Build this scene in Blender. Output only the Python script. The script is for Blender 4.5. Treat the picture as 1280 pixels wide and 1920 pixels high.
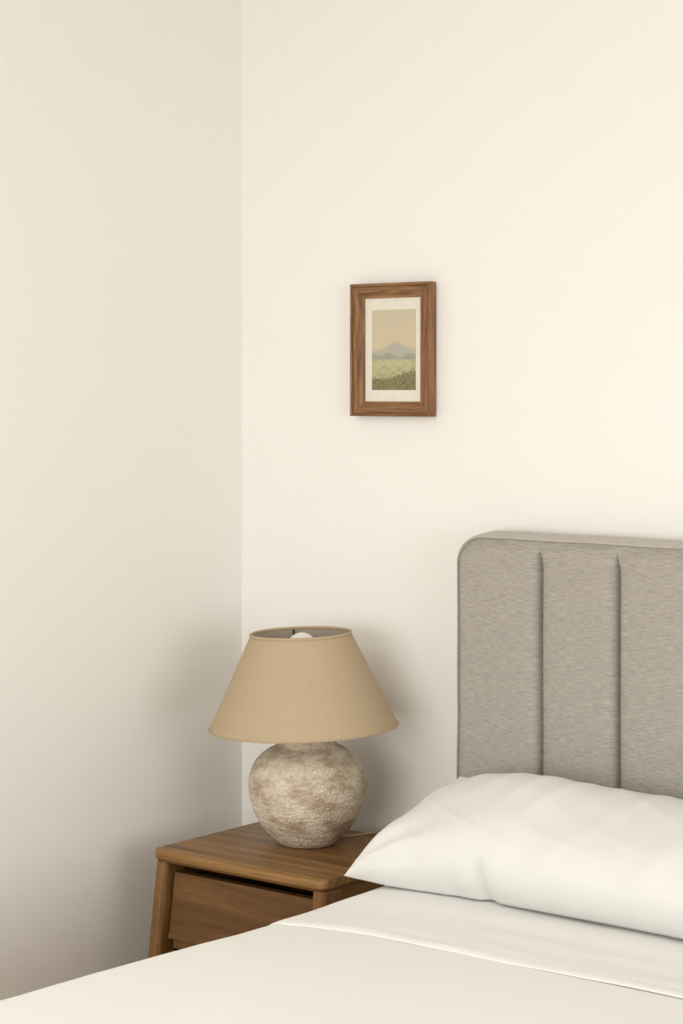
import bpy, bmesh, math, random
from mathutils import Vector, Matrix, noise
random.seed(7)

# ------------------------------------------------------------------ clear
for o in list(bpy.data.objects):
    bpy.data.objects.remove(o, do_unlink=True)
scene = bpy.context.scene
COL = scene.collection

# ------------------------------------------------------------------ camera
YAW = math.radians(38.4)
cam_d = bpy.data.cameras.new('camera')
cam = bpy.data.objects.new('camera', cam_d)
COL.objects.link(cam)
cam.location = (0, 0, 1.58)
cam.rotation_euler = (math.radians(90), 0, YAW)
cam_d.sensor_width = 36
cam_d.lens = 3836 / 1920 * 36
cam_d.shift_y = -230 / 1920
scene.camera = cam

# ------------------------------------------------------------------ world, daylight, exposure
world = bpy.data.worlds.new('world')
scene.world = world
world.use_nodes = True
bg = world.node_tree.nodes['Background']
bg.inputs[0].default_value = (0.80, 0.90, 1.0, 1)
bg.inputs[1].default_value = 0.25


def area(name, loc, rot, sx, sy, power, col):
    d = bpy.data.lights.new(name, 'AREA')
    d.shape = 'RECTANGLE'
    d.size, d.size_y = sx, sy
    d.energy = power
    d.color = col
    o = bpy.data.objects.new(name, d)
    COL.objects.link(o)
    o.location = loc
    o.rotation_euler = rot
    return o


# room extents
RX0, RX1, RY0, RY1, RH = -3.255, 3.10, -3.0, 3.72, 2.75
WARM = (0.99, 1.002, 1.008)
# daylight entering by the wide window behind the camera (front wall) and the window in the right wall; unseen skylight added as top fill
area('window_daylight_front', (-1.25, RY0 + 0.02, 1.50), (math.radians(90), 0, 0), 3.7, 1.9, 132, WARM)
area('window_daylight_right', (RX1 - 0.02, 0.9, 1.50), (math.radians(90), 0, math.radians(90)), 3.4, 1.9, 100, WARM)
area('skylight_fill', (-2.1, 0.2, RH - 0.01), (0, 0, 0), 2.0, 2.0, 38, WARM)

vs = scene.view_settings
vs.view_transform = 'Standard'
vs.look = 'None'
vs.exposure = -0.10
vs.gamma = 1
vs.use_curve_mapping = False


# ------------------------------------------------------------------ node helpers
def new_mat(name):
    m = bpy.data.materials.new(name)
    m.use_nodes = True
    nt = m.node_tree
    b = nt.nodes['Principled BSDF']
    return m, nt, b


def N(nt, kind, **kw):
    n = nt.nodes.new(kind)
    for k, v in kw.items():
        setattr(n, k, v)
    return n


def coords(nt, scale=(1, 1, 1), rot=(0, 0, 0), loc=(0, 0, 0)):
    tc = N(nt, 'ShaderNodeTexCoord')
    mp = N(nt, 'ShaderNodeMapping')
    mp.inputs['Scale'].default_value = scale
    mp.inputs['Rotation'].default_value = rot
    mp.inputs['Location'].default_value = loc
    nt.links.new(tc.outputs['Object'], mp.inputs['Vector'])
    return mp.outputs['Vector']


def nz(nt, vec, scale, detail=3, rough=0.5, dist=0.0):
    n = N(nt, 'ShaderNodeTexNoise')
    n.inputs['Scale'].default_value = scale
    n.inputs['Detail'].default_value = detail
    n.inputs['Roughness'].default_value = rough
    n.inputs['Distortion'].default_value = dist
    nt.links.new(vec, n.inputs['Vector'])
    return n.outputs['Fac']


def ramp(nt, fac, stops):
    r = N(nt, 'ShaderNodeValToRGB')
    el = r.color_ramp.elements
    while len(el) < len(stops):
        el.new(0.5)
    for e, (p, c) in zip(el, stops):
        e.position = p
        e.color = (*c, 1)
    nt.links.new(fac, r.inputs['Fac'])
    return r.outputs['Color']


def mixc(nt, fac, a, b, mode='MIX'):
    n = N(nt, 'ShaderNodeMix', data_type='RGBA', blend_type=mode)
    for sock, val in ((n.inputs[0], fac), (n.inputs[6], a), (n.inputs[7], b)):
        if isinstance(val, (int, float)):
            sock.default_value = val
        elif isinstance(val, tuple):
            sock.default_value = (*val, 1)
        else:
            nt.links.new(val, sock)
    return n.outputs[2]


def bump(nt, bsdf, height, strength, dist):
    b = N(nt, 'ShaderNodeBump')
    b.inputs['Strength'].default_value = strength
    b.inputs['Distance'].default_value = dist
    nt.links.new(height, b.inputs['Height'])
    nt.links.new(b.outputs['Normal'], bsdf.inputs['Normal'])


def setc(nt, bsdf, col):
    if isinstance(col, tuple):
        bsdf.inputs['Base Color'].default_value = (*col, 1)
    else:
        nt.links.new(col, bsdf.inputs['Base Color'])


def srgb(r, g, b):
    f = lambda c: (c / 255 / 12.92) if c / 255 <= 0.04045 else ((c / 255 + 0.055) / 1.055) ** 2.4
    return (f(r), f(g), f(b))


# ------------------------------------------------------------------ materials
def m_paint(name, col, bumpy=0.04):
    m, nt, b = new_mat(name)
    setc(nt, b, col)
    b.inputs['Roughness'].default_value = 0.75
    b.inputs['Specular IOR Level'].default_value = 0.2
    h = nz(nt, coords(nt), 260, 2)
    bump(nt, b, h, bumpy, 0.001)
    return m


M_WALL = m_paint('wall_paint', (0.88, 0.862, 0.812))
M_CEIL = m_paint('ceiling_paint', (0.86, 0.84, 0.79))
M_TRIM = m_paint('trim_paint', (0.85, 0.83, 0.77), 0.01)


def m_wood(name, axis, dark, mid, light, seed=0.0, rough=0.42, figure=1.0, fine=1.0, bump_s=0.12, fine_mix=0.65):
    """Wood with grain running along one object axis."""
    m, nt, b = new_mat(name)
    sc = [26, 26, 26]
    sc[axis] = 1.5
    v = coords(nt, tuple(sc), loc=(seed, seed * 1.7, seed * 0.6))
    sc2 = [330, 330, 330]
    sc2[axis] = 9
    v2 = coords(nt, tuple(sc2), loc=(seed, seed, seed))
    broad = nz(nt, v, 1.0 * figure, 4, 0.6, 0.9)
    finef = nz(nt, v2, 1.0 * fine, 3, 0.65)
    c = ramp(nt, broad, [(0.28, dark), (0.5, mid), (0.72, light)])
    f = ramp(nt, finef, [(0.34, (0.62, 0.58, 0.55)), (0.52, (1, 1, 1))])
    setc(nt, b, mixc(nt, fine_mix, c, f, 'MULTIPLY'))
    b.inputs['Roughness'].default_value = rough
    b.inputs['Specular IOR Level'].default_value = 0.25
    bump(nt, b, finef, bump_s, 0.0006)
    return m


NS_D, NS_M, NS_L = (0.130, 0.068, 0.022), (0.255, 0.133, 0.044), (0.36, 0.197, 0.070)
M_NS_X = m_wood('walnut_stain_along_x', 0, NS_D, NS_M, NS_L, 0.3)
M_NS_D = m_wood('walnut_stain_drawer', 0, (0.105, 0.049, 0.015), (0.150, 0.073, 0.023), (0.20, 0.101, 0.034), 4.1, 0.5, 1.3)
M_NS_Z = m_wood('walnut_stain_along_z', 2, (0.15, 0.072, 0.022), (0.21, 0.106, 0.036), (0.265, 0.14, 0.05), 2.2)
M_NS_Y = m_wood('walnut_stain_along_y', 1, NS_D, NS_M, NS_L, 5.0)
FR_D, FR_M, FR_L = (0.105, 0.05, 0.022), (0.25, 0.125, 0.055), (0.42, 0.23, 0.11)
M_FR_X = m_wood('frame_wood_along_x', 0, FR_D, FR_M, FR_L, 1.3, 0.5, 5.0, 1.0, 0.6, 0.85)
M_FR_Z = m_wood('frame_wood_along_z', 2, FR_D, FR_M, FR_L, 6.3, 0.5, 5.0, 1.0, 0.6, 0.85)
M_FLOOR = m_wood('floor_oak', 1, (0.26, 0.15, 0.07), (0.37, 0.22, 0.11), (0.46, 0.29, 0.16), 9.0, 0.4)


def m_linen(name, col, var=0.06, weave=900):
    m, nt, b = new_mat(name)
    v = coords(nt)
    n1 = nz(nt, v, 2.5, 3)
    lo = tuple(c * (1 - var) for c in col)
    setc(nt, b, ramp(nt, n1, [(0.3, lo), (0.7, col)]))
    b.inputs['Roughness'].default_value = 0.9
    b.inputs['Specular IOR Level'].default_value = 0.1
    b.inputs['Sheen Weight'].default_value = 0.12
    n2 = nz(nt, v, weave, 1)
    bump(nt, b, n2, 0.05, 0.0004)
    return m


M_SHEET = m_linen('white_cotton', (0.85, 0.84, 0.80), 0.015)
M_PILLOW = m_linen('white_pillow_cotton', (0.745, 0.738, 0.705), 0.01)


def m_heather(name, a, b_, sx=48, sz=680):
    m, nt, b = new_mat(name)
    v = coords(nt, (sx, sx, sz))
    s1 = nz(nt, v, 1.0, 4, 0.65)
    v2 = coords(nt, (14, 14, 90))
    s2 = nz(nt, v2, 1.0, 3, 0.6)
    c1 = ramp(nt, s1, [(0.36, a), (0.64, b_)])
    c2 = ramp(nt, s2, [(0.3, (0.93, 0.93, 0.93)), (0.7, (1.0, 1.0, 1.0))])
    setc(nt, b, mixc(nt, 1.0, c1, c2, 'MULTIPLY'))
    b.inputs['Roughness'].default_value = 0.95
    b.inputs['Specular IOR Level'].default_value = 0.08
    b.inputs['Sheen Weight'].default_value = 0.15
    bump(nt, b, s1, 0.25, 0.0006)
    return m


M_HEAD = m_heather('grey_heather_fabric', (0.315, 0.288, 0.25), (0.465, 0.432, 0.382))
M_HEAD_TOPLIT = m_heather('grey_heather_toplit', (0.47, 0.432, 0.375), (0.55, 0.508, 0.45))  # same fabric as the channels, made paler to paint in light from above


def m_shade():
    m, nt, b = new_mat('tan_linen_shade')
    v = coords(nt, (1, 1, 1))
    # woven threads: fine vertical and horizontal streaks
    tc = N(nt, 'ShaderNodeTexCoord')
    mp = N(nt, 'ShaderNodeMapping')
    nt.links.new(tc.outputs['UV'], mp.inputs['Vector'])
    mp.inputs['Scale'].default_value = (620, 70, 1)
    mp2 = N(nt, 'ShaderNodeMapping')
    nt.links.new(tc.outputs['UV'], mp2.inputs['Vector'])
    mp2.inputs['Scale'].default_value = (420, 420, 1)
    a = nz(nt, mp.outputs['Vector'], 1, 2)
    c = nz(nt, mp2.outputs['Vector'], 1, 3, 0.6)
    base = ramp(nt, c, [(0.30, (0.63, 0.488, 0.32)), (0.70, (0.76, 0.613, 0.425))])
    th = ramp(nt, a, [(0.35, (0.86, 0.86, 0.86)), (0.65, (1, 1, 1))])
    setc(nt, b, mixc(nt, 0.8, base, th, 'MULTIPLY'))
    b.inputs['Roughness'].default_value = 0.92
    b.inputs['Specular IOR Level'].default_value = 0.08
    bump(nt, b, c, 0.25, 0.0006)
    translucent(nt, b, (0.72, 0.60, 0.45), 0.34)
    return m


def translucent(nt, b, col, fac):
    t = N(nt, 'ShaderNodeBsdfTranslucent')
    t.inputs['Color'].default_value = (*col, 1)
    mx = N(nt, 'ShaderNodeMixShader')
    mx.inputs[0].default_value = fac
    nt.links.new(b.outputs[0], mx.inputs[1])
    nt.links.new(t.outputs[0], mx.inputs[2])
    nt.links.new(mx.outputs[0], nt.nodes['Material Output'].inputs['Surface'])


M_SHADE = m_shade()


def m_plain(name, col, rough=0.5, metal=0.0, spec=0.3):
    m, nt, b = new_mat(name)
    n1 = nz(nt, coords(nt), 40, 2)
    lo = tuple(c * 0.94 for c in col)
    setc(nt, b, ramp(nt, n1, [(0.3, lo), (0.7, col)]))
    b.inputs['Roughness'].default_value = rough
    b.inputs['Metallic'].default_value = metal
    b.inputs['Specular IOR Level'].default_value = spec
    return m


M_LINING = m_plain('grey_lining', (0.66, 0.61, 0.545), 0.9, 0, 0.05)
translucent(M_LINING.node_tree, M_LINING.node_tree.nodes['Principled BSDF'], (0.7, 0.64, 0.56), 0.34)
M_BLACK = m_plain('black_metal', (0.02, 0.018, 0.016), 0.5)
M_BULB = m_plain('opal_glass', (0.86, 0.83, 0.77), 0.25)
M_BRASS = m_plain('aged_brass', (0.35, 0.26, 0.13), 0.35, 1.0)
M_CORD = m_plain('beige_cord', (0.50, 0.40, 0.28), 0.8)
M_PAPER = m_plain('mount_paper', (0.80, 0.755, 0.65), 0.9, 0, 0.1)
M_BACKING = m_plain('backing_board', (0.30, 0.22, 0.14), 0.9)
M_MATTRESS = m_plain('mattress_ticking', (0.8, 0.78, 0.74), 0.9)


def m_stone():
    m, nt, b = new_mat('sandy_stoneware')
    v = coords(nt)
    vs_ = coords(nt, (1, 1, 3.2))
    patch = nz(nt, coords(nt, (1, 1, 1.8), loc=(3.1, 0.4, 1.3)), 11.5, 6, 0.68, 0.3)
    speck = nz(nt, v, 300, 2, 0.7)
    speck2 = nz(nt, v, 115, 3, 0.65)
    rings = nz(nt, vs_, 60, 3, 0.6)
    base = ramp(nt, patch, [(0.40, (0.76, 0.68, 0.54)), (0.50, (0.66, 0.57, 0.435)), (0.58, (0.49, 0.385, 0.28)), (0.72, (0.42, 0.315, 0.22))])
    s = ramp(nt, speck, [(0.30, (0.55, 0.50, 0.46)), (0.45, (1, 1, 1)), (0.64, (1.0, 1.0, 1.0)), (0.74, (1.18, 1.16, 1.12))])
    s2 = ramp(nt, speck2, [(0.30, (0.76, 0.73, 0.70)), (0.48, (1, 1, 1))])
    c = mixc(nt, 1.0, base, s, 'MULTIPLY')
    c = mixc(nt, 0.8, c, s2, 'MULTIPLY')
    r = ramp(nt, rings, [(0.35, (0.84, 0.82, 0.80)), (0.55, (1, 1, 1))])
    c = mixc(nt, 0.7, c, r, 'MULTIPLY')
    setc(nt, b, c)
    b.inputs['Roughness'].default_value = 0.95
    b.inputs['Specular IOR Level'].default_value = 0.1
    bump(nt, b, mixc(nt, 0.5, speck2, speck), 0.8, 0.003)
    return m


M_STONE = m_stone()


# ------------------------------------------------------------------ mesh helpers
def mesh_obj(name, verts, faces, mat, parent=None, smooth=True, uvs=None):
    me = bpy.data.meshes.new(name)
    me.from_pydata([tuple(v) for v in verts], [], faces)
    if uvs:
        uvl = me.uv_layers.new(name='UVMap')
        for lp in me.loops:
            uvl.data[lp.index].uv = uvs[lp.vertex_index]
    me.update()
    me.materials.append(mat)
    for p in me.polygons:
        p.use_smooth = smooth
    o = bpy.data.objects.new(name, me)
    COL.objects.link(o)
    if parent:
        o.parent = parent
    return o


def bm_obj(name, bm, mat, parent=None, smooth=False):
    bmesh.ops.recalc_face_normals(bm, faces=bm.faces[:])
    me = bpy.data.meshes.new(name)
    bm.to_mesh(me)
    bm.free()
    me.materials.append(mat)
    for p in me.polygons:
        p.use_smooth = smooth
    o = bpy.data.objects.new(name, me)
    COL.objects.link(o)
    if parent:
        o.parent = parent
    return o


def box(name, x0, x1, y0, y1, z0, z1, mat, parent=None, bev=0.0, seg=2):
    bm = bmesh.new()
    vs_ = [bm.verts.new((x, y, z)) for x in (x0, x1) for y in (y0, y1) for z in (z0, z1)]
    for f in ((0, 1, 3, 2), (4, 6, 7, 5), (0, 4, 5, 1), (2, 3, 7, 6), (0, 2, 6, 4), (1, 5, 7, 3)):
        bm.faces.new([vs_[i] for i in f])
    if bev:
        bmesh.ops.bevel(bm, geom=bm.edges[:], offset=bev, segments=seg, affect='EDGES', profile=0.5)
    return bm_obj(name, bm, mat, parent, smooth=False)


def loft(name, rings, mat, parent=None, smooth=True, cap=True, sharp=None):
    """Closed rings of equal length joined in sequence."""
    n = len(rings[0])
    verts = [p for r in rings for p in r]
    faces = []
    for i in range(len(rings) - 1):
        for j in range(n):
            a, b_ = i * n + j, i * n + (j + 1) % n
            faces.append((a, b_, b_ + n, a + n))
    if cap:
        faces.append(tuple(reversed(range(n))))
        faces.append(tuple(range((len(rings) - 1) * n, len(rings) * n)))
    bm = bmesh.new()
    bv = [bm.verts.new(p) for p in verts]
    for f in faces:
        bm.faces.new([bv[i] for i in f])
    o = bm_obj(name, bm, mat, parent, smooth)
    if smooth:
        o.data.set_sharp_from_angle(angle=math.radians(sharp or 40))
    return o


def tube(name, pts, r, mat, parent=None, n=10, closed=False):
    pts = [Vector(p) for p in pts]
    rings = []
    m = len(pts)
    for i, p in enumerate(pts):
        a = pts[(i - 1) % m] if (closed or i > 0) else p
        b_ = pts[(i + 1) % m] if (closed or i < m - 1) else p
        t = (b_ - a).normalized()
        up = Vector((0, 0, 1)) if abs(t.z) < 0.95 else Vector((1, 0, 0))
        s = t.cross(up).normalized()
        u = s.cross(t).normalized()
        rings.append([p + (s * math.cos(k * 2 * math.pi / n) + u * math.sin(k * 2 * math.pi / n)) * r for k in range(n)])
    if closed:
        rings.append(rings[0])
        return loft(name, rings, mat, parent, True, cap=False)
    return loft(name, rings, mat, parent, True, cap=True)


def lathe(name, prof, mat, parent=None, n=64, disp=None, cap=True, loc=(0, 0, 0)):
    rings = []
    for (r, z) in prof:
        ring = []
        for k in range(n):
            a = k * 2 * math.pi / n
            rr = r + (disp(a, z, r) if disp else 0)
            ring.append((rr * math.cos(a), rr * math.sin(a), z))
        rings.append(ring)
    o = loft(name, rings, mat, parent, True, cap=cap, sharp=60)
    o.location = loc
    return o


def empty(name, loc=(0, 0, 0)):
    o = bpy.data.objects.new(name, None)
    o.empty_display_size = 0.1
    COL.objects.link(o)
    o.location = loc
    return o


def tag(o, label=None, cat=None, group=None, kind=None):
    if label:
        o['label'] = label
    if cat:
        o['category'] = cat
    if group:
        o['group'] = group
    if kind:
        o['kind'] = kind
    return o


def smoothstep(a, b_, x):
    t = max(0.0, min(1.0, (x - a) / (b_ - a)))
    return t * t * (3 - 2 * t)


def spline(pts, x):
    """Monotone-ish smooth interpolation through (x, y) pairs."""
    if x <= pts[0][0]:
        return pts[0][1]
    for i in range(len(pts) - 1):
        x0, y0 = pts[i]
        x1, y1 = pts[i + 1]
        if x <= x1:
            xm, ym = pts[max(0, i - 1)]
            xp, yp = pts[min(len(pts) - 1, i + 2)]
            t = (x - x0) / (x1 - x0)
            m0 = (y1 - ym) / (x1 - xm) * (x1 - x0) if x1 != xm else 0
            m1 = (yp - y0) / (xp - x0) * (x1 - x0) if xp != x0 else 0
            h = t * t
            return (2 * t * h - 3 * h + 1) * y0 + (t * h - 2 * h + t) * m0 + (-2 * t * h + 3 * h) * y1 + (t * h - h) * m1
    return pts[-1][1]


# ================================================================== THE ROOM
T = 0.15
tag(box('floor', RX0 - T, RX1 + T, RY0 - T, RY1 + T, -0.1, 0, M_FLOOR), 'wooden bedroom floor under the bed', 'floor', kind='structure')
CEIL_BM = bmesh.new()
for (cx0, cx1, cy0, cy1) in ((RX0 - T, -3.1, RY0 - T, RY1 + T), (-1.1, RX1 + T, RY0 - T, RY1 + T), (-3.1, -1.1, RY0 - T, -0.8), (-3.1, -1.1, 1.2, RY1 + T)):
    vv = [CEIL_BM.verts.new((x, y, z)) for x in (cx0, cx1) for y in (cy0, cy1) for z in (RH, RH + 0.1)]
    for f in ((0, 1, 3, 2), (4, 6, 7, 5), (0, 4, 5, 1), (2, 3, 7, 6), (0, 2, 6, 4), (1, 5, 7, 3)):
        CEIL_BM.faces.new([vv[i] for i in f])
tag(bm_obj('ceiling', CEIL_BM, M_CEIL), 'plain off-white ceiling with a square opening for the added skylight', 'ceiling', kind='structure')
tag(box('wall_back', RX0 - T, RX1 + T, RY1, RY1 + T, 0, RH, M_WALL), 'cream painted wall behind the headboard', 'wall', kind='structure')
tag(box('wall_left', RX0 - T, RX0, RY0, RY1, 0, RH, M_WALL), 'cream painted wall beside the nightstand', 'wall', kind='structure')


def wall_with_hole(name, along, fixed0, fixed1, a0, a1, h0, h1, z0, z1, label):
    """Wall along one axis with a window opening h0..h1 by z0..z1."""
    bm = bmesh.new()
    def add(p0, p1, q0, q1):
        if along == 'x':
            lo, hi = (p0, fixed0, q0), (p1, fixed1, q1)
        else:
            lo, hi = (fixed0, p0, q0), (fixed1, p1, q1)
        vv = [bm.verts.new((x, y, z)) for x in (lo[0], hi[0]) for y in (lo[1], hi[1]) for z in (lo[2], hi[2])]
        for f in ((0, 1, 3, 2), (4, 6, 7, 5), (0, 4, 5, 1), (2, 3, 7, 6), (0, 2, 6, 4), (1, 5, 7, 3)):
            bm.faces.new([vv[i] for i in f])
    add(a0, h0, 0, RH)
    add(h1, a1, 0, RH)
    add(h0, h1, 0, z0)
    add(h0, h1, z1, RH)
    return tag(bm_obj(name, bm, M_WALL), label, 'wall', kind='structure')


wall_with_hole('wall_front', 'x', RY0 - T, RY0, RX0 - T, RX1 + T, -3.10, 0.60, 0.55, 2.45, 'cream painted wall with the wide window opposite the headboard')
wall_with_hole('wall_right', 'y', RX1, RX1 + T, RY0, RY1, -0.8, 2.6, 0.55, 2.45, 'cream painted wall with the window across the room')


def window(name, along, fixed, h0, h1, z0, z1, label):
    w = empty(name, (0, 0, 0))
    tag(w, label, 'window', kind='structure')
    th, d = 0.06, 0.05
    def bar(nm, p0, p1, q0, q1):
        if along == 'x':
            box(nm, p0, p1, fixed - d, fixed + 0.0, q0, q1, M_TRIM, w, 0.004)
        else:
            box(nm, fixed, fixed + d, p0, p1, q0, q1, M_TRIM, w, 0.004)
    bar('frame_bar', h0, h0 + th, z0, z1)
    bar('frame_bar', h1 - th, h1, z0, z1)
    bar('frame_bar', h0 + th, h1 - th, z1 - th, z1)
    bar('sill', h0 + th, h1 - th, z0, z0 + th)
    mid = (h0 + h1) / 2
    bar('mullion', mid - 0.02, mid + 0.02, z0 + th, z1 - th)
    return w


window('window_1', 'x', RY0 - 0.05, -3.10, 0.60, 0.55, 2.45, 'wide white framed window opposite the headboard')
window('window_2', 'y', RX1 + 0.05, -0.8, 2.6, 0.55, 2.45, 'white framed window across the room from the nightstand')
skl = tag(empty('fill_skylight', (0, 0, 0)), 'added square white framed skylight for top fill light', 'window', kind='structure')  # unseen skylight, added to carry the fill light from above
for (a0, a1, b0, b1) in ((-3.1, -3.05, -0.8, 1.2), (-1.15, -1.1, -0.8, 1.2), (-3.05, -1.15, -0.8, -0.75), (-3.05, -1.15, 1.15, 1.2)):
    box('frame_bar', a0, a1, b0, b1, RH + 0.02, RH + 0.09, M_TRIM, skl, 0.004)
tag(box('baseboard_back', RX0, RX1, RY1 - 0.014, RY1, 0, 0.10, M_TRIM, None, 0.003), 'white baseboard along the wall behind the bed', 'baseboard', kind='structure')
tag(box('baseboard_left', RX0, RX0 + 0.014, RY0, RY1 - 0.014, 0, 0.10, M_TRIM, None, 0.003), 'white baseboard along the wall beside the nightstand', 'baseboard', kind='structure')

# ================================================================== BED
BX0, BX1 = -2.520, -0.980          # mattress sides
BY0, BY1 = 1.50, 3.555             # foot, head
MZ = 0.572                         # mattress top
HX0, HX1, HYF, HYB, HZ = -2.531, -0.969, 3.592, 3.705, 1.268

bed = empty('upholstered_bed', ((BX0 + BX1) / 2, (BY0 + BY1) / 2, 0))
tag(bed, 'upholstered bed with a grey channelled fabric headboard', 'bed')
inv_bed = Matrix.Translation(-Vector(bed.location))


def bed_part(o, parent=bed):
    """Meshes are written in world coordinates; keep them there when parented."""
    if parent is bed:
        o.matrix_parent_inverse = inv_bed
    return o


# headboard body: rounded outline swept from front seam to back, with a soft crown at the top edge
def head_outline(inset, rc):
    x0, x1, zt = HX0 + max(0.0, inset), HX1 - max(0.0, inset), HZ - inset
    pts = [(x0, 0.12)]
    for k in range(13):
        a = math.pi - k / 12 * math.pi / 2
        pts.append((x0 + rc + rc * math.cos(a), zt - rc + rc * math.sin(a)))
    for k in range(1, 40):
        pts.append((x0 + rc + (x1 - x0 - 2 * rc) * k / 40, zt))
    for k in range(13):
        a = math.pi / 2 - k / 12 * math.pi / 2
        pts.append((x1 - rc + rc * math.cos(a), zt - rc + rc * math.sin(a)))
    pts.append((x1, 0.12))
    return pts


def edge_wander(x, z):
    """The stuffed left and right edges are not ruler straight."""
    k = (1 - smoothstep(HX0, HX0 + 0.05, x)) - smoothstep(HX1 - 0.05, HX1, x)
    return 0.0055 * noise.noise(Vector((z * 5.5, 1.1, 0.4))) * k * (1 - smoothstep(1.12, 1.22, z))


def side_refine(pts):
    a, b_ = pts[0], pts[1]
    c, d = pts[-2], pts[-1]
    up = [(a[0] + (b_[0] - a[0]) * k / 24, a[1] + (b_[1] - a[1]) * k / 24) for k in range(24)]
    dn = [(c[0] + (d[0] - c[0]) * k / 24, c[1] + (d[1] - c[1]) * k / 24) for k in range(1, 25)]
    return up + pts[1:-1] + dn


def head_sag(x):
    return 0.0035 * noise.noise(Vector((x * 3.1, 2.0, 0.7))) + 0.0012 * noise.noise(Vector((x * 11, 5.0, 0.7)))


rings = []
for (y, ins) in ((HYF + 0.030, 0.0045), (HYF + 0.004, 0.0035), (HYF - 0.001, 0.0015), (HYF - 0.0005, 0.0), (HYF + 0.008, -0.003), (HYF + 0.04, -0.007), (HYF + 0.075, -0.009),
                 (HYB - 0.02, -0.006), (HYB - 0.006, 0.001), (HYB, 0.012)):
    rings.append([(x + edge_wander(x, z), y, z + (head_sag(x) if z > 1.0 else 0)) for (x, z) in side_refine(head_outline(ins, 0.058))])
headboard = bed_part(loft('headboard', rings, M_HEAD_TOPLIT, bed, True, True, 50))
tag(headboard, 'grey heather fabric headboard with vertical channels')

# channel panels
seams = [HX0 + 0.0008, -2.322]
while len(seams) < 8:
    seams.append(seams[-1] + 0.1855)
seams.append(HX1 - 0.0015)


def top_z(x, rc=0.056):
    zt = HZ - 0.0015 + head_sag(x)
    d = min(x - (HX0 + 0.0015), (HX1 - 0.0015) - x)
    if d < rc:
        d = max(d, 0)
        zt -= rc - math.sqrt(max(0, rc * rc - (rc - d) ** 2))
    return zt


rnd = random.Random(3)
for i in range(8):
    xa, xb = seams[i], seams[i + 1]
    nx, nzz = 46, 90
    left_end, right_end = i == 0, i == 7
    wob = [rnd.uniform(-1, 1) for _ in range(4)]
    us = [0.5 - 0.5 * math.cos(math.pi * k / nx) for k in range(nx + 1)]
    us = [0.35 * (k / nx) + 0.65 * u for k, u in zip(range(nx + 1), us)]
    verts, faces = [], []
    for k, u in enumerate(us):
        x = xa + (xb - xa) * u
        zt = top_z(x)
        for j in range(nzz + 1):
            w = j / nzz
            w = w * w * 0.5 + w * 0.5 if j else 0
            z = zt - (zt - 0.12) * w
            dz = zt - z
            # cushion plane rolling back to the top seam
            e = 1 - smoothstep(0, 0.045, dz)
            if left_end:
                e = max(e, (1 - smoothstep(0, 0.022, x - xa)) * 0.93)
            if right_end:
                e = max(e, (1 - smoothstep(0, 0.022, xb - x)) * 0.93)
            y = HYF + 0.008 - 0.018 * (1 - e * e)
            # channel groove on either side, fading out towards the top seam
            g = smoothstep(0.004, 0.06, dz)
            dl, dr = (x - xa), (xb - x)
            gl = 0 if left_end else math.exp(-dl / 0.0065)
            gr = 0 if right_end else math.exp(-dr / 0.0065)
            y += 0.028 * g * max(gl, gr) + 0.006 * g * (max(0 if left_end else math.exp(-dl / 0.03), 0 if right_end else math.exp(-dr / 0.03)))
            # soft wander of the upholstery
            y += 0.0018 * g * noise.noise(Vector((x * 9 + i * 3, z * 6, wob[0]))) * (1 - max(gl, gr))
            xx = x + 0.0028 * g * noise.noise(Vector((i + (0 if u < 0.5 else 1), z * 7, 4.2))) * (max(gl, gr))
            xx += edge_wander(x, z)
            verts.append((xx, y, z))
    for k in range(nx):
        for j in range(nzz):
            a = k * (nzz + 1) + j
            faces.append((a, a + nzz + 1, a + nzz + 2, a + 1))
    p = mesh_obj('channel_panel', verts, faces, M_HEAD, headboard)
    for f in p.data.polygons:
        pass
    p.data.flip_normals() if p.data.polygons[0].normal.y > 0 else None

# rails and feet
bed_part(box('side_rail', HX0 + 0.004, BX0 + 0.03, BY0 - 0.01, HYF - 0.015, 0.10, 0.30, M_HEAD, bed, 0.012))
bed_part(box('side_rail', BX1 - 0.03, HX1 - 0.004, BY0 - 0.01, HYF - 0.015, 0.10, 0.30, M_HEAD, bed, 0.012))
bed_part(box('foot_rail', HX0 + 0.004, HX1 - 0.004, BY0 - 0.05, BY0 - 0.01, 0.10, 0.30, M_HEAD, bed, 0.012))
bed_part(box('slat_base', BX0 + 0.03, BX1 - 0.03, BY0 - 0.01, HYF - 0.015, 0.22, 0.255, M_NS_X, bed))
for x in (HX0 + 0.06, HX1 - 0.06):
    for y in (BY0 + 0.02, HYF - 0.08):
        f = lathe('leg', [(0.018, 0.0), (0.026, 0.10)], M_NS_Z, bed, 20)
        f.location = Vector((x, y, 0)) - Vector(bed.location)


# ---- mattress and bedding
def rounded_block_rings(x0, x1, y0, y1, z0, z1, r, nseg=6, off=0.0):
    """Plan rectangle with rounded corners, top edge rounded: rings from bottom to the top centre."""
    def plan(ins, rc):
        pts = []
        for (cx, cy, a0) in ((x1 - ins - rc, y1 - ins - rc, 0), (x0 + ins + rc, y1 - ins - rc, 90), (x0 + ins + rc, y0 + ins + rc, 180), (x1 - ins - rc, y0 + ins + rc, 270)):
            for k in range(7):
                a = math.radians(a0 + 90 * k / 6)
                pts.append((cx + rc * math.cos(a), cy + rc * math.sin(a)))
        return pts
    out = [[(x, y, z0) for x, y in plan(0, 0.06)], [(x, y, z1 - r) for x, y in plan(0, 0.06)]]
    for k in range(1, nseg + 1):
        a = k / nseg * math.pi / 2
        ins = r * (1 - math.cos(a))
        out.append([(x, y, z1 - r + r * math.sin(a)) for x, y in plan(ins, max(0.01, 0.06 - ins))])
    return out


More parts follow.
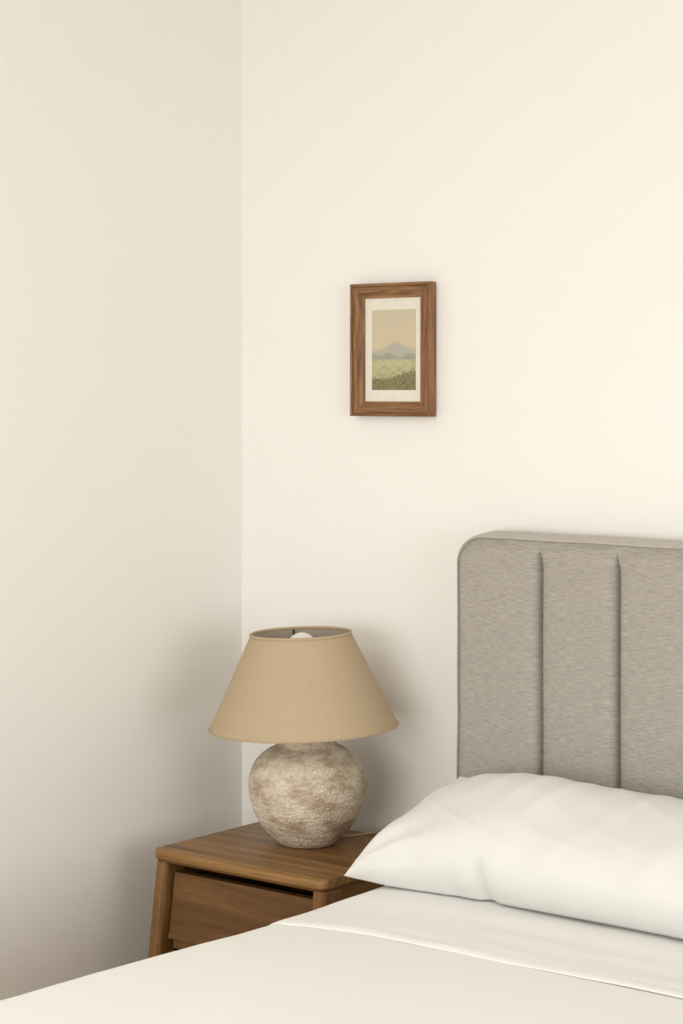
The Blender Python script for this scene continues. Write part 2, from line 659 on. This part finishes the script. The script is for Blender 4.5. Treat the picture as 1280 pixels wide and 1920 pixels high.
mat_o = loft('mattress', rounded_block_rings(BX0 + 0.006, BX1 - 0.006, BY0, BY1, 0.256, MZ, 0.055), M_MATTRESS, None, True, True, 50)
tag(mat_o, 'thick mattress hidden under the white sheets on the bed', 'mattress')


def cross_section(s, xl, xr, top, r, hem):
    """Walk over the bed: s=0 left hem, s=1 right hem. Returns (x, z)."""
    side = top - r - hem
    arc = r * math.pi / 2
    flat = xr - xl - 2 * r
    L = 2 * side + 2 * arc + flat
    d = s * L
    if d < side:
        return xl, hem + d
    d -= side
    if d < arc:
        a = d / r
        return xl + r - r * math.cos(a), top - r + r * math.sin(a)
    d -= arc
    if d < flat:
        return xl + r + d, top
    d -= flat
    if d < arc:
        a = d / r
        return xr - r + r * math.sin(a), top - r + r * math.cos(a)
    d -= arc
    return xr, top - r - d


def draped(name, y0, y1, ny, ns, topz, xl, xr, r, hem, fn, mat, thick):
    """Cloth over the bed; fn(x, y, z, s) -> offset vector. Real thickness with a closed hem."""
    side = topz - r - hem
    flat = xr - xl - 2 * r
    L = 2 * side + math.pi * r + flat
    # denser samples round the left shoulder
    ss = []
    for k in range(ns + 1):
        ss.append(k / ns)
    outer, inner = [], []
    for i in range(ny + 1):
        t = i / ny
        y = y0 + (y1 - y0) * t
        # cloth thins to a rolled edge at both ends
        e = min(i, ny - i)
        h = thick * (0.15, 0.62, 0.9, 1.0)[min(e, 3)]
        for s in ss:
            x, z = cross_section(s, xl, xr, topz, r, hem)
            x2, z2 = cross_section(s, xl - thick, xr + thick, topz + thick, r + thick, hem)
            k = h / thick
            ox, oz = x + (x2 - x) * k, z + (z2 - z) * k
            dv = fn(ox, y, oz, s)
            outer.append((ox + dv[0], y + dv[1], oz + dv[2]))
            inner.append((x + dv[0], y + dv[1], z + dv[2]))
    n = ns + 1
    verts = outer + inner
    off = len(outer)
    faces = []
    for i in range(ny):
        for j in range(ns):
            a = i * n + j
            faces.append((a, a + 1, a + n + 1, a + n))
            faces.append((off + a, off + a + n, off + a + n + 1, off + a + 1))
    for j in range(ns):
        faces.append((j, off + j, off + j + 1, j + 1))
        a = ny * n + j
        faces.append((a, a + 1, off + a + 1, off + a))
    for i in range(ny):
        a = i * n
        faces.append((a, a + n, off + a + n, off + a))
        a = i * n + ns
        faces.append((a, off + a, off + a + n, a + n))
    bm = bmesh.new()
    bv = [bm.verts.new(v) for v in verts]
    for f in faces:
        bm.faces.new([bv[q] for q in f])
    return bm_obj(name, bm, mat, None, True)


def fn_under(x, y, z, s):
    n = noise.noise(Vector((x * 2.2, y * 3.0, 0.3)))
    return (0, 0, 0.0015 * n if z > MZ - 0.02 else 0)


# lower sheet covering the bed, from foot to head
def fn_lower(x, y, z, s):
    left = 1 - smoothstep(-2.52, -2.2, x)
    w = noise.noise(Vector((x * 1.6, y * 2.6, 0.7))) * 0.004
    w += noise.noise(Vector((x * 5.0, y * 14.0, 2.7))) * 0.0012 * left
    top = smoothstep(MZ - 0.06, MZ, z)
    # swells towards the foot so the shoulder bows outwards a little
    bow = -0.045 * left * smoothstep(3.0, 2.2, y) * smoothstep(MZ - 0.25, MZ - 0.02, z)
    ripple = 0.0022 * left * math.sin(y * 52 + 2 * math.sin(y * 13)) * (1 - top) * smoothstep(0.30, 0.5, z)
    return (bow + ripple, 0, (w + 0.004) * top)


lower = draped('bed_sheet', BY0 - 0.03, BY1 - 0.004, 170, 230, MZ + 0.0015, BX0 + 0.004, BX1 - 0.004, 0.055, 0.29, fn_lower, M_SHEET, 0.004)
tag(lower, 'smooth white cotton sheet spread over the bed below the fold line', 'bed sheet')


# turned-back top layer between the fold line and the pillow
def fn_fold(x, y, z, s):
    left = 1 - smoothstep(-2.52, -2.25, x)
    top = smoothstep(MZ - 0.06, MZ, z)
    a = fn_lower(x, y, z, s)
    # the fold swings towards the foot as it falls over the side
    bend = -0.050 * (1 - smoothstep(-2.53, -2.28, x)) * smoothstep(3.35, 2.97, y)
    w = noise.noise(Vector((x * 2.0, y * 16.0, 5.0))) * 0.0030 * top
    w += noise.noise(Vector((x * 7.0, y * 26.0, 9.0))) * 0.0012 * top
    roll = 0.0014 * math.exp(-((y - 2.985) / 0.012) ** 2) * top
    rip = 0.002 * left * math.sin(y * 46 + 1.5 * math.sin(y * 17)) * smoothstep(0.40, 0.52, z)
    return (a[0] + rip * 0.6, bend + 0.003 * noise.noise(Vector((x * 6, 0, 3))), a[2] + w * (1 - left) + roll * (1 - left) + rip * 0.3 * top + 0.0006 - 0.002 * (1 - smoothstep(-2.5, -2.4, x)) * top)


fold = draped('turned_back_sheet', 2.968, BY1 - 0.006, 110, 230, MZ + 0.0065, BX0 + 0.001, BX1 - 0.001, 0.057, 0.30, fn_fold, M_SHEET, 0.0032)
tag(fold, 'folded white sheet layer across the bed just in front of the pillow', 'bed sheet')

# ---- pillow
SHEET_Z = MZ + 0.0185
PX0, PX1 = -2.528, -1.60


def pillow_point(u, v, side):
    """u -1..1 along the bed width, v -1..1 from front edge to headboard edge; side +1 top, -1 bottom."""
    # edge outline: corners stick out, edge middles are pulled in
    fx = (PX0 + PX1) / 2 + (PX1 - PX0) / 2 * u * (1 - 0.030 * (1 - v * v))
    pull = 1 - u ** 4
    yf = 3.195 + 0.066 * pull
    yb = 3.500 + 0.020 * pull
    zf = 0.611 - 0.013 * pull + 0.004 * pull * noise.noise(Vector((u * 7.0, 0.3, 0.9)))
    notch = math.exp(-((fx + 2.228) / 0.016) ** 2) + 0.25 * math.exp(-((fx + 2.300) / 0.012) ** 2)
    yf += 0.010 * notch * (1 - smoothstep(-1, -0.6, v))
    zf += 0.006 * notch * (1 - smoothstep(-1, -0.6, v))
    zb = 0.768 - 0.010 * pull
    t = (v + 1) / 2
    y = yf + (yb - yf) * t
    z = zf + (zb - zf) * t
    # leftmost edge leans in towards the headboard corner
    fx += 0.058 * t * (1 - smoothstep(-1, 0.2, u))
    nrm = Vector((0, -(zb - zf), (yb - yf))).normalized()
    pu = max(0.0, 1 - abs(u) ** 3.6)
    pv = max(0.0, 1 - abs(v) ** 2.6)
    th = (pu ** 0.55) * (pv ** 0.52)
    cl = 1 - smoothstep(-1, -0.72, u)
    th *= 1 - 0.45 * smoothstep(0.35, 1, v) * cl
    fx += 0.010 * smoothstep(0.3, 1, v) * cl
    z += 0.004 * smoothstep(0.8, 1, v) * cl
    th *= 1 + 0.22 * cl * smoothstep(0.3, -0.5, v)
    # fuller towards the front on the upper face
    amp = 0.102 + 0.014 * math.exp(-((u + 0.45) / 0.35) ** 2) if side > 0 else 0.075
    off = nrm * (amp * th * side)
    p = Vector((fx, y, z)) + off
    # front bulge rolls forward and down over the seam
    if side > 0:
        p.y -= 0.044 * th * (1 - t)
    # creases and soft dents
    w = 0.0
    n1 = noise.noise(Vector((fx * 5 + 1.0, y * 7, z * 7)))
    w += 0.006 * n1
    n2 = noise.noise(Vector((fx * 11 - y * 5, y * 4, 3.3)))
    w += 0.0036 * (1 - abs(n2) * 2.0)
    n3 = noise.noise(Vector((fx * 6 + y * 16, z * 9, 7.7)))
    w += 0.0022 * (1 - min(1, abs(n3) * 4.0))
    # radiating creases at the left front corner
    du, dv = u + 1, v + 1
    rr = math.hypot(du * 1.4, dv)
    if rr < 1.1 and rr > 0:
        ang = math.atan2(dv, du * 1.4)
        w += 0.0045 * math.sin(ang * 9 + 1.0) * math.exp(-((rr - 0.42) / 0.28) ** 2)
    # pinch at the lower front
    pin = math.exp(-((fx + 2.226 + (v + 1) * 0.10) / 0.012) ** 2) * math.exp(-((v + 0.97) / 0.15) ** 2)
    w -= 0.011 * pin
    p += nrm * (w * min(1, th * 2.2) * (1 if side > 0 else 0.4))
    # rests on the bedding and against the headboard
    floor_z = SHEET_Z + 0.0015
    if p.z < floor_z and p.x > BX0 + 0.05:
        p.z = floor_z
    ym = HYF - 0.014
    if p.y > ym:
        p.y = ym
    return p


def build_pillow():
    nu, nv = 150, 90
    us = [math.sin(math.pi / 2 * (2 * k / nu - 1)) * 0.55 + 0.45 * (2 * k / nu - 1) for k in range(nu + 1)]
    vs2 = [math.sin(math.pi / 2 * (2 * k / nv - 1)) * 0.7 + 0.3 * (2 * k / nv - 1) for k in range(nv + 1)]
    bm = bmesh.new()
    top = [[bm.verts.new(pillow_point(u, v, 1)) for v in vs2] for u in us]
    bot = [[None] * (nv + 1) for _ in us]
    for a in range(nu + 1):
        for b_ in range(nv + 1):
            if a in (0, nu) or b_ in (0, nv):
                bot[a][b_] = top[a][b_]
            else:
                bot[a][b_] = bm.verts.new(pillow_point(us[a], vs2[b_], -1))
    for a in range(nu):
        for b_ in range(nv):
            bm.faces.new((top[a][b_], top[a + 1][b_], top[a + 1][b_ + 1], top[a][b_ + 1]))
            q = (bot[a][b_], bot[a][b_ + 1], bot[a + 1][b_ + 1], bot[a + 1][b_])
            if len(set(q)) == 4 and not bm.faces.get(q):
                try:
                    bm.faces.new(q)
                except ValueError:
                    pass
    o = bm_obj('pillow', bm, M_PILLOW, None, True)
    return o


pillow = build_pillow()
tag(pillow, 'plump white cotton pillow leaning on the grey headboard', 'pillow')

# ================================================================== NIGHTSTAND
NX0, NX1, NY0, NY1, NZ = -3.092, -2.610, 3.232, 3.655, 0.580
SL, SPL = 0.13, 0.014          # forward slant of the front, outward splay
ns = empty('nightstand', ((NX0 + NX1) / 2, (NY0 + NY1) / 2, 0))
tag(ns, 'brown stained wooden nightstand with slanted front legs and drawers', 'nightstand')
ns_inv = Matrix.Translation(-Vector(ns.location))


def np_(o):
    o.matrix_parent_inverse = ns_inv
    return o


def plan_round(x0, x1, y0, y1, rf, rb, n=8):
    pts = []
    for (cx, cy, r, a0) in ((x1, y1, rb, 0), (x0, y1, rb, 90), (x0, y0, rf, 180), (x1, y0, rf, 270)):
        sx = -1 if cx == x1 else 1
        sy = -1 if cy == y1 else 1
        for k in range(n + 1):
            a = math.radians(a0 + 90 * k / n)
            pts.append((cx + sx * r + r * math.cos(a), cy + sy * r + r * math.sin(a)))
    return pts


slab = []
for (z, ins) in ((NZ - 0.025, 0.0065), (NZ - 0.0195, 0.0015), (NZ - 0.018, 0.0), (NZ - 0.003, 0.0), (NZ - 0.0008, 0.001), (NZ, 0.003)):
    slab.append([(x, y, z) for x, y in plan_round(NX0 + ins, NX1 - ins, NY0 + ins, NY1 - ins, 0.026, 0.008)])
np_(loft('top', slab, M_NS_X, ns, True, True, 35))
UZ = NZ - 0.0252


def yfront(z):
    return NY0 + 0.0075 - SL * (UZ - z)


def leg(xo, sgn):
    """Front leg: board with a rounded front edge, slanting forward; xo outer face, sgn +1 for the right leg."""
    wdt, dep, r = 0.034, 0.066, 0.0155
    rings_ = []
    for z in (0.0, 0.15, 0.3, 0.42, UZ):
        k = UZ - z
        x_out = xo + sgn * SPL * k
        x_in = x_out - sgn * wdt
        a, b_ = min(x_out, x_in), max(x_out, x_in)
        yf = yfront(z)
        d = dep - 0.05 * k * 0.6
        rings_.append([(x, y, z) for x, y in plan_round(a, b_, yf, yf + d, r, 0.004)])
    return np_(loft('leg', rings_, M_NS_Z, ns, True, True, 40))


leg(NX0 + 0.005, -1)
leg(NX1 - 0.005, 1)


def rear_leg(xo, sgn):
    wdt, dep = 0.034, 0.05
    rings_ = []
    for z in (0.0, 0.3, UZ):
        k = UZ - z
        x_out = xo + sgn * SPL * k
        x_in = x_out - sgn * wdt
        a, b_ = min(x_out, x_in), max(x_out, x_in)
        rings_.append([(x, y, z) for x, y in plan_round(a, b_, NY1 - 0.006 - dep, NY1 - 0.006, 0.005, 0.005)])
    return np_(loft('leg', rings_, M_NS_Z, ns, True, True, 40))


rear_leg(NX0 + 0.005, -1)
rear_leg(NX1 - 0.005, 1)

CZ0 = 0.165


def side_panel(x_in, x_out):
    pts0 = []
    for (y, z) in ((yfront(UZ) + 0.055, UZ), (NY1 - 0.05, UZ), (NY1 - 0.05, CZ0), (yfront(CZ0) + 0.05, CZ0)):
        pts0.append((y, z))
    r_ = [[(x, y, z) for y, z in pts0] for x in (x_in, x_out)]
    return np_(loft('side_panel', r_, M_NS_Y, ns, False, True))


side_panel(NX0 + 0.013, NX0 + 0.029)
side_panel(NX1 - 0.029, NX1 - 0.013)
np_(box('back_panel', NX0 + 0.029, NX1 - 0.029, NY1 - 0.034, NY1 - 0.022, CZ0, UZ, M_NS_X, ns))
np_(box('bottom_panel', NX0 + 0.030, NX1 - 0.030, yfront(CZ0) + 0.06, NY1 - 0.035, CZ0, CZ0 + 0.016, M_NS_X, ns))
np_(box('front_rail', NX0 + 0.030, NX1 - 0.030, yfront(UZ) + 0.20, yfront(UZ) + 0.215, UZ - 0.045, UZ - 0.0005, M_NS_X, ns))


def drawer(z0, z1):
    """Slanted drawer front with a proud finger lip along the lower edge, box behind."""
    rec = 0.025
    th = 0.02
    prof = [(yfront(z1) + rec, z1), (yfront(z1) + rec - 0.001, z1 - 0.002)]
    zl = z0 + 0.011
    prof += [(yfront(zl) + rec - 0.0005, zl), (yfront(zl) + rec - 0.004, zl - 0.0035), (yfront(z0) + rec - 0.005, z0 + 0.001), (yfront(z0) + rec - 0.003, z0),
             (yfront(z0) + rec + th, z0), (yfront(z1) + rec + th, z1)]
    k1, k0 = UZ - z1, UZ - z0
    rings_ = []
    for sx, e in ((-1, 0), (-1, 1), (1, 1), (1, 0)):
        ring = []
        for (y, z) in prof:
            k = UZ - z
            x = (NX0 + 0.005 + 0.034 + 0.006 - SPL * k) if sx < 0 else (NX1 - 0.005 - 0.034 - 0.006 + SPL * k)
            ring.append((x + (-sx) * 0.0012 * e if e else x, y - 0 if e else y + (0.0012 if z < 9 else 0), z))
        rings_.append(ring)
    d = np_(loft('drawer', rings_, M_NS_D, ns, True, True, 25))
    yb = yfront(z0) + rec + th + 0.012
    zb0, zb1 = z0 + 0.012, z1 - 0.02
    for (a, b_) in ((NX0 + 0.05, NX0 + 0.06), (NX1 - 0.06, NX1 - 0.05)):
        box('drawer_side', a, b_, yfront(zb1) + rec + th, NY1 - 0.06, zb0, zb1, M_NS_Y, d)
    return d


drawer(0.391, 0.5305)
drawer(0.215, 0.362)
np_(box('divider_rail', NX0 + 0.040, NX1 - 0.040, yfront(0.376) + 0.045, yfront(0.376) + 0.06, 0.365, 0.389, M_NS_X, ns))

# ================================================================== LAMP
LX, LY = -2.862, 3.490
lamp = empty('table_lamp', (LX, LY, NZ))
tag(lamp, 'table lamp with tan linen shade and rough sandy pottery base', 'lamp')

vase_pts = [(0.000, 0.0605), (0.006, 0.0675), (0.016, 0.0775), (0.034, 0.0940), (0.052, 0.1070), (0.074, 0.1185), (0.098, 0.1260), (0.122, 0.1300),
            (0.146, 0.1285), (0.165, 0.1225), (0.180, 0.1150), (0.195, 0.1020), (0.206, 0.0870), (0.213, 0.0730), (0.218, 0.0655), (0.228, 0.0635), (0.240, 0.0665)]


def vase_disp(a, z, r):
    p = Vector((r * math.cos(a), r * math.sin(a), z))
    n = noise.noise(p * 330) * 0.0013 + noise.noise(p * 150) * 0.0007
    n += noise.noise(Vector((p.x * 18, p.y * 18, p.z * 140))) * 0.0009
    n += noise.noise(p * 14) * 0.0013
    return n


prof = [(0.0, 0.0012)]
prof = [(0.03, 0.0008)] + [(spline(vase_pts, 0.0012 + k * 0.2388 / 220), 0.0012 + k * 0.2388 / 220) for k in range(221)]
prof += [(0.060, 0.2405), (0.050, 0.239), (0.048, 0.215)]
base = lathe('base', prof, M_STONE, lamp, 480, vase_disp)
tag(base, 'rough sandy pottery base with brownish patches')

# fittings above the pot, leaning a touch to one side
off = Vector((math.cos(YAW), math.sin(YAW), 0)) * (-0.008)
lathe('socket', [(0.049, 0.214), (0.049, 0.236), (0.022, 0.242), (0.022, 0.30), (0.019, 0.305), (0.019, 0.335)], M_BRASS, lamp, 32, loc=Vector((math.cos(YAW), math.sin(YAW), 0)) * -0.010)
# globe bulb
gz, gr = 0.4290, 0.0345
bp = [(0.013, 0.335), (0.014, 0.352), (0.022, 0.368)]
for k in range(8, 41):
    a = -math.pi / 2 + math.pi * k / 40
    bp.append((max(0.0006, gr * math.cos(a)), gz + gr * math.sin(a)))
bulb = lathe('bulb', bp, M_BULB, lamp, 40, loc=off * 1.5)
tag(bulb, 'round white globe bulb')

# shade, slightly askew
tilt = Matrix.Rotation(math.radians(1.9), 4, Vector((math.sin(YAW), -math.cos(YAW), 0)))
sh_rot = tilt.to_euler()
RB, RT, SH = 0.2080, 0.1105, 0.2055
SHZ = 0.2565


def shade_mesh():
    n, m = 128, 24
    verts, faces, uvs = [], [], []
    for i in range(m + 1):
        t = i / m
        r = RB + (RT - RB) * t
        for k in range(n + 1):
            a = k * 2 * math.pi / n
            verts.append((r * math.cos(a), r * math.sin(a), SH * t))
            uvs.append((k / n, t * 0.22))
    for i in range(m):
        for k in range(n):
            a = i * (n + 1) + k
            faces.append((a, a + 1, a + n + 2, a + n + 1))
    return mesh_obj('shade', verts, faces, M_SHADE, lamp, True, uvs)


shade = shade_mesh()
shade.location = off + Vector((0, 0, SHZ))
shade.rotation_euler = sh_rot
tag(shade, 'tan linen cone shade, slightly askew')
# inner lining just inside the linen
lin = lathe('lining', [(RB - 0.0016, 0.001), (RT - 0.0016, SH - 0.001)], M_LINING, shade, 96, cap=False)
for zz, rr in ((0.0005, RB), (SH - 0.0005, RT)):
    ringpts = [(rr * math.cos(k * 2 * math.pi / 96), rr * math.sin(k * 2 * math.pi / 96), zz) for k in range(96)]
    tb = tube('binding', ringpts, 0.0034 if rr == RT else 0.0020, M_SHADE, shade, 8, closed=True)
# carrier: three wire arms from the top rim down to a ring on the socket
hubz = 0.305 - SHZ
tube('carrier_ring', [(0.024 * math.cos(k * 2 * math.pi / 32), 0.024 * math.sin(k * 2 * math.pi / 32), hubz) for k in range(32)], 0.0022, M_BLACK, shade, 8, closed=True)
back_ang = math.atan2(math.cos(YAW), -math.sin(YAW)) + math.radians(10)
for q in range(3):
    a = back_ang + q * 2 * math.pi / 3
    c, s = math.cos(a), math.sin(a)
    pts = [(0.024 * c, 0.024 * s, hubz), (0.06 * c, 0.06 * s, hubz + 0.02), (0.095 * c, 0.095 * s, SH - 0.050), ((RT - 0.010) * c, (RT - 0.010) * s, SH - 0.022),
           ((RT - 0.005) * c, (RT - 0.005) * s, SH - 0.004)]
    tube('carrier_arm', pts, 0.0022, M_BLACK, shade, 8)

# cord on the nightstand, running off the back towards the wall
cz = NZ + 0.0026
cp = [(LX + 0.020, LY + 0.062, cz), (LX + 0.030, LY + 0.090, cz), (LX + 0.044, LY + 0.117, cz), (LX + 0.052, LY + 0.140, cz), (LX + 0.058, LY + 0.160, cz), (LX + 0.060, LY + 0.170, cz - 0.003),
      (LX + 0.062, LY + 0.177, cz - 0.03), (LX + 0.070, LY + 0.182, 0.3), (LX + 0.09, LY + 0.186, 0.12)]
cp = [Vector(p) for p in cp]
sm = []
for i in range(len(cp) - 1):
    p0, p1, p2, p3 = cp[max(0, i - 1)], cp[i], cp[i + 1], cp[min(len(cp) - 1, i + 2)]
    for k in range(8):
        t = k / 8
        q = 0.5 * ((2 * p1) + (-p0 + p2) * t + (2 * p0 - 5 * p1 + 4 * p2 - p3) * t * t + (-p0 + 3 * p1 - 3 * p2 + p3) * t ** 3)
        sm.append(q - Vector((LX, LY, NZ)))
sm.append(cp[-1] - Vector((LX, LY, NZ)))
tag(tube('cord', sm, 0.0024, M_CORD, lamp, 8), 'thin beige cord')

# ================================================================== PICTURE
FX0, FX1, FZ0, FZ1 = -2.9005, -2.6755, 1.5190, 1.8205
FYB, FYF = RY1 - 0.006, RY1 - 0.030
pic = empty('picture_frame', ((FX0 + FX1) / 2, FYB, FZ0))
tag(pic, 'small brown wooden picture frame hanging on the cream wall', 'picture frame')
pinv = Matrix.Translation(-Vector(pic.location))


def pp(o):
    o.matrix_parent_inverse = pinv
    return o


# moulding profile: (inset from outer edge, y)
MP = [(0.0, FYB), (0.0, FYF + 0.0012), (0.0010, FYF), (0.0044, FYF), (0.0056, FYF + 0.0010), (0.0062, FYF + 0.0046), (0.0072, FYF + 0.0046), (0.0080, FYF + 0.0036), (0.0100, FYF + 0.0036), (0.0150, FYF + 0.0046), (0.0160, FYF + 0.0054),
      (0.0215, FYF + 0.0066), (0.0225, FYF + 0.0076), (0.0270, FYF + 0.0088), (0.0280, FYF + 0.0096), (0.0318, FYF + 0.0106), (0.0330, FYF + 0.0116), (0.0330, FYF + 0.0150), (0.0290, FYF + 0.0150), (0.0290, FYB)]


def rail(which):
    ends = []
    for e in (0, 1):
        ring = []
        for (i, y) in MP:
            if which in ('top', 'bottom'):
                x = FX0 + i if e == 0 else FX1 - i
                z = FZ1 - i if which == 'top' else FZ0 + i
            else:
                z = FZ0 + i if e == 0 else FZ1 - i
                x = FX0 + i if which == 'left' else FX1 - i
            ring.append((x, y, z))
        ends.append(ring)
    # tiny mitre gap
    sh = 0.00015
    o = loft('frame_rail', ends, M_FR_X if which in ('top', 'bottom') else M_FR_Z, pic, False, True)
    return pp(o)


for w_ in ('top', 'bottom', 'left', 'right'):
    rail(w_)
OI = 0.030
pp(box('mount', FX0 + OI, FX1 - OI, FYF + 0.0156, FYF + 0.0166, FZ0 + OI, FZ1 - OI, M_PAPER, pic))
pp(box('backing_board', FX0 + OI, FX1 - OI, FYF + 0.0168, FYB, FZ0 + OI, FZ1 - OI, M_BACKING, pic))

# print: a plain hazy riverside study in washes of tan, grey-blue and olive
AX0, AX1, AZ0, AZ1 = -2.8480, -2.7240, 1.5785, 1.7605


def print_colour(u, v, x, z):
    """u 0..1 left to right, v 0..1 bottom to top."""
    L = lambda a, b_, t: tuple(p + (q - p) * t for p, q in zip(a, b_))
    sky_hi, sky_lo = srgb(200, 189, 164), srgb(206, 190, 160)
    c = L(sky_lo, sky_hi, smoothstep(0.4, 1.0, v))
    # far soft bank of trees, hazy grey-blue
    h1 = 0.50 + 0.10 * math.exp(-((u - 0.56) / 0.26) ** 2) + 0.022 * noise.noise(Vector((u * 9, 0, 1.0))) + 0.012 * noise.noise(Vector((u * 30, 0, 2.0)))
    c = L(c, srgb(172, 172, 160), 0.85 * (1 - smoothstep(h1 - 0.035, h1 + 0.02, v)))
    h2 = 0.44 + 0.05 * noise.noise(Vector((u * 4 + 3, 0, 5.0))) + 0.015 * noise.noise(Vector((u * 26, 0, 2.0)))
    c = L(c, srgb(150, 152, 136), 0.7 * (1 - smoothstep(h2 - 0.02, h2 + 0.015, v)))
    # water
    if v < 0.40:
        t = smoothstep(0.40, 0.36, v)
        c = L(c, L(srgb(188, 182, 146), srgb(172, 166, 128), smoothstep(0.4, 0.0, v)), t)
        n = noise.noise(Vector((u * 9, v * 70, 3.0)))
        if n > 0.12:
            c = L(c, srgb(124, 120, 94), min(1, (n - 0.12) * 2.2) * (0.4 + 0.6 * smoothstep(0.38, 0.1, v)))
    # near bank of rough grasses at the bottom
    hb = 0.14 + 0.10 * smoothstep(0.3, 1.0, u) + 0.05 * noise.noise(Vector((u * 34, 0, 8.0))) + 0.03 * noise.noise(Vector((u * 90, 0, 8.0)))
    if v < hb:
        n = noise.noise(Vector((u * 70, v * 28, 6.0)))
        c = L(c, L(srgb(92, 88, 68), srgb(146, 134, 98), max(0, min(1, 0.5 + n))), 0.85)
    # canvas weave
    g = 1 + 0.05 * noise.noise(Vector((u * 160, v * 40, 0))) + 0.05 * noise.noise(Vector((u * 40, v * 220, 1)))
    return tuple(max(0, q * g) for q in c)


def build_print():
    nx, nz_ = 110, 160
    verts, faces, cols = [], [], []
    y = FYF + 0.0153
    for j in range(nz_ + 1):
        for i in range(nx + 1):
            u, v = i / nx, j / nz_
            verts.append((AX0 + (AX1 - AX0) * u, y, AZ0 + (AZ1 - AZ0) * v))
            cols.append(print_colour(u, v, 0, 0))
    for j in range(nz_):
        for i in range(nx):
            a = j * (nx + 1) + i
            faces.append((a, a + 1, a + nx + 2, a + nx + 1))
    m, nt, b = new_mat('print_ink')
    at = N(nt, 'ShaderNodeAttribute')
    at.attribute_name = 'ink'
    nt.links.new(at.outputs['Color'], b.inputs['Base Color'])
    b.inputs['Roughness'].default_value = 0.85
    b.inputs['Specular IOR Level'].default_value = 0.1
    bump(nt, b, nz(nt, coords(nt), 900, 2), 0.1, 0.0003)
    o = mesh_obj('print', verts, faces, m, pic, False)
    ca = o.data.color_attributes.new('ink', 'FLOAT_COLOR', 'POINT')
    for k, c in enumerate(cols):
        ca.data[k].color = (*c, 1)
    return pp(o)


tag(build_print(), 'hazy tan and grey-green landscape print')
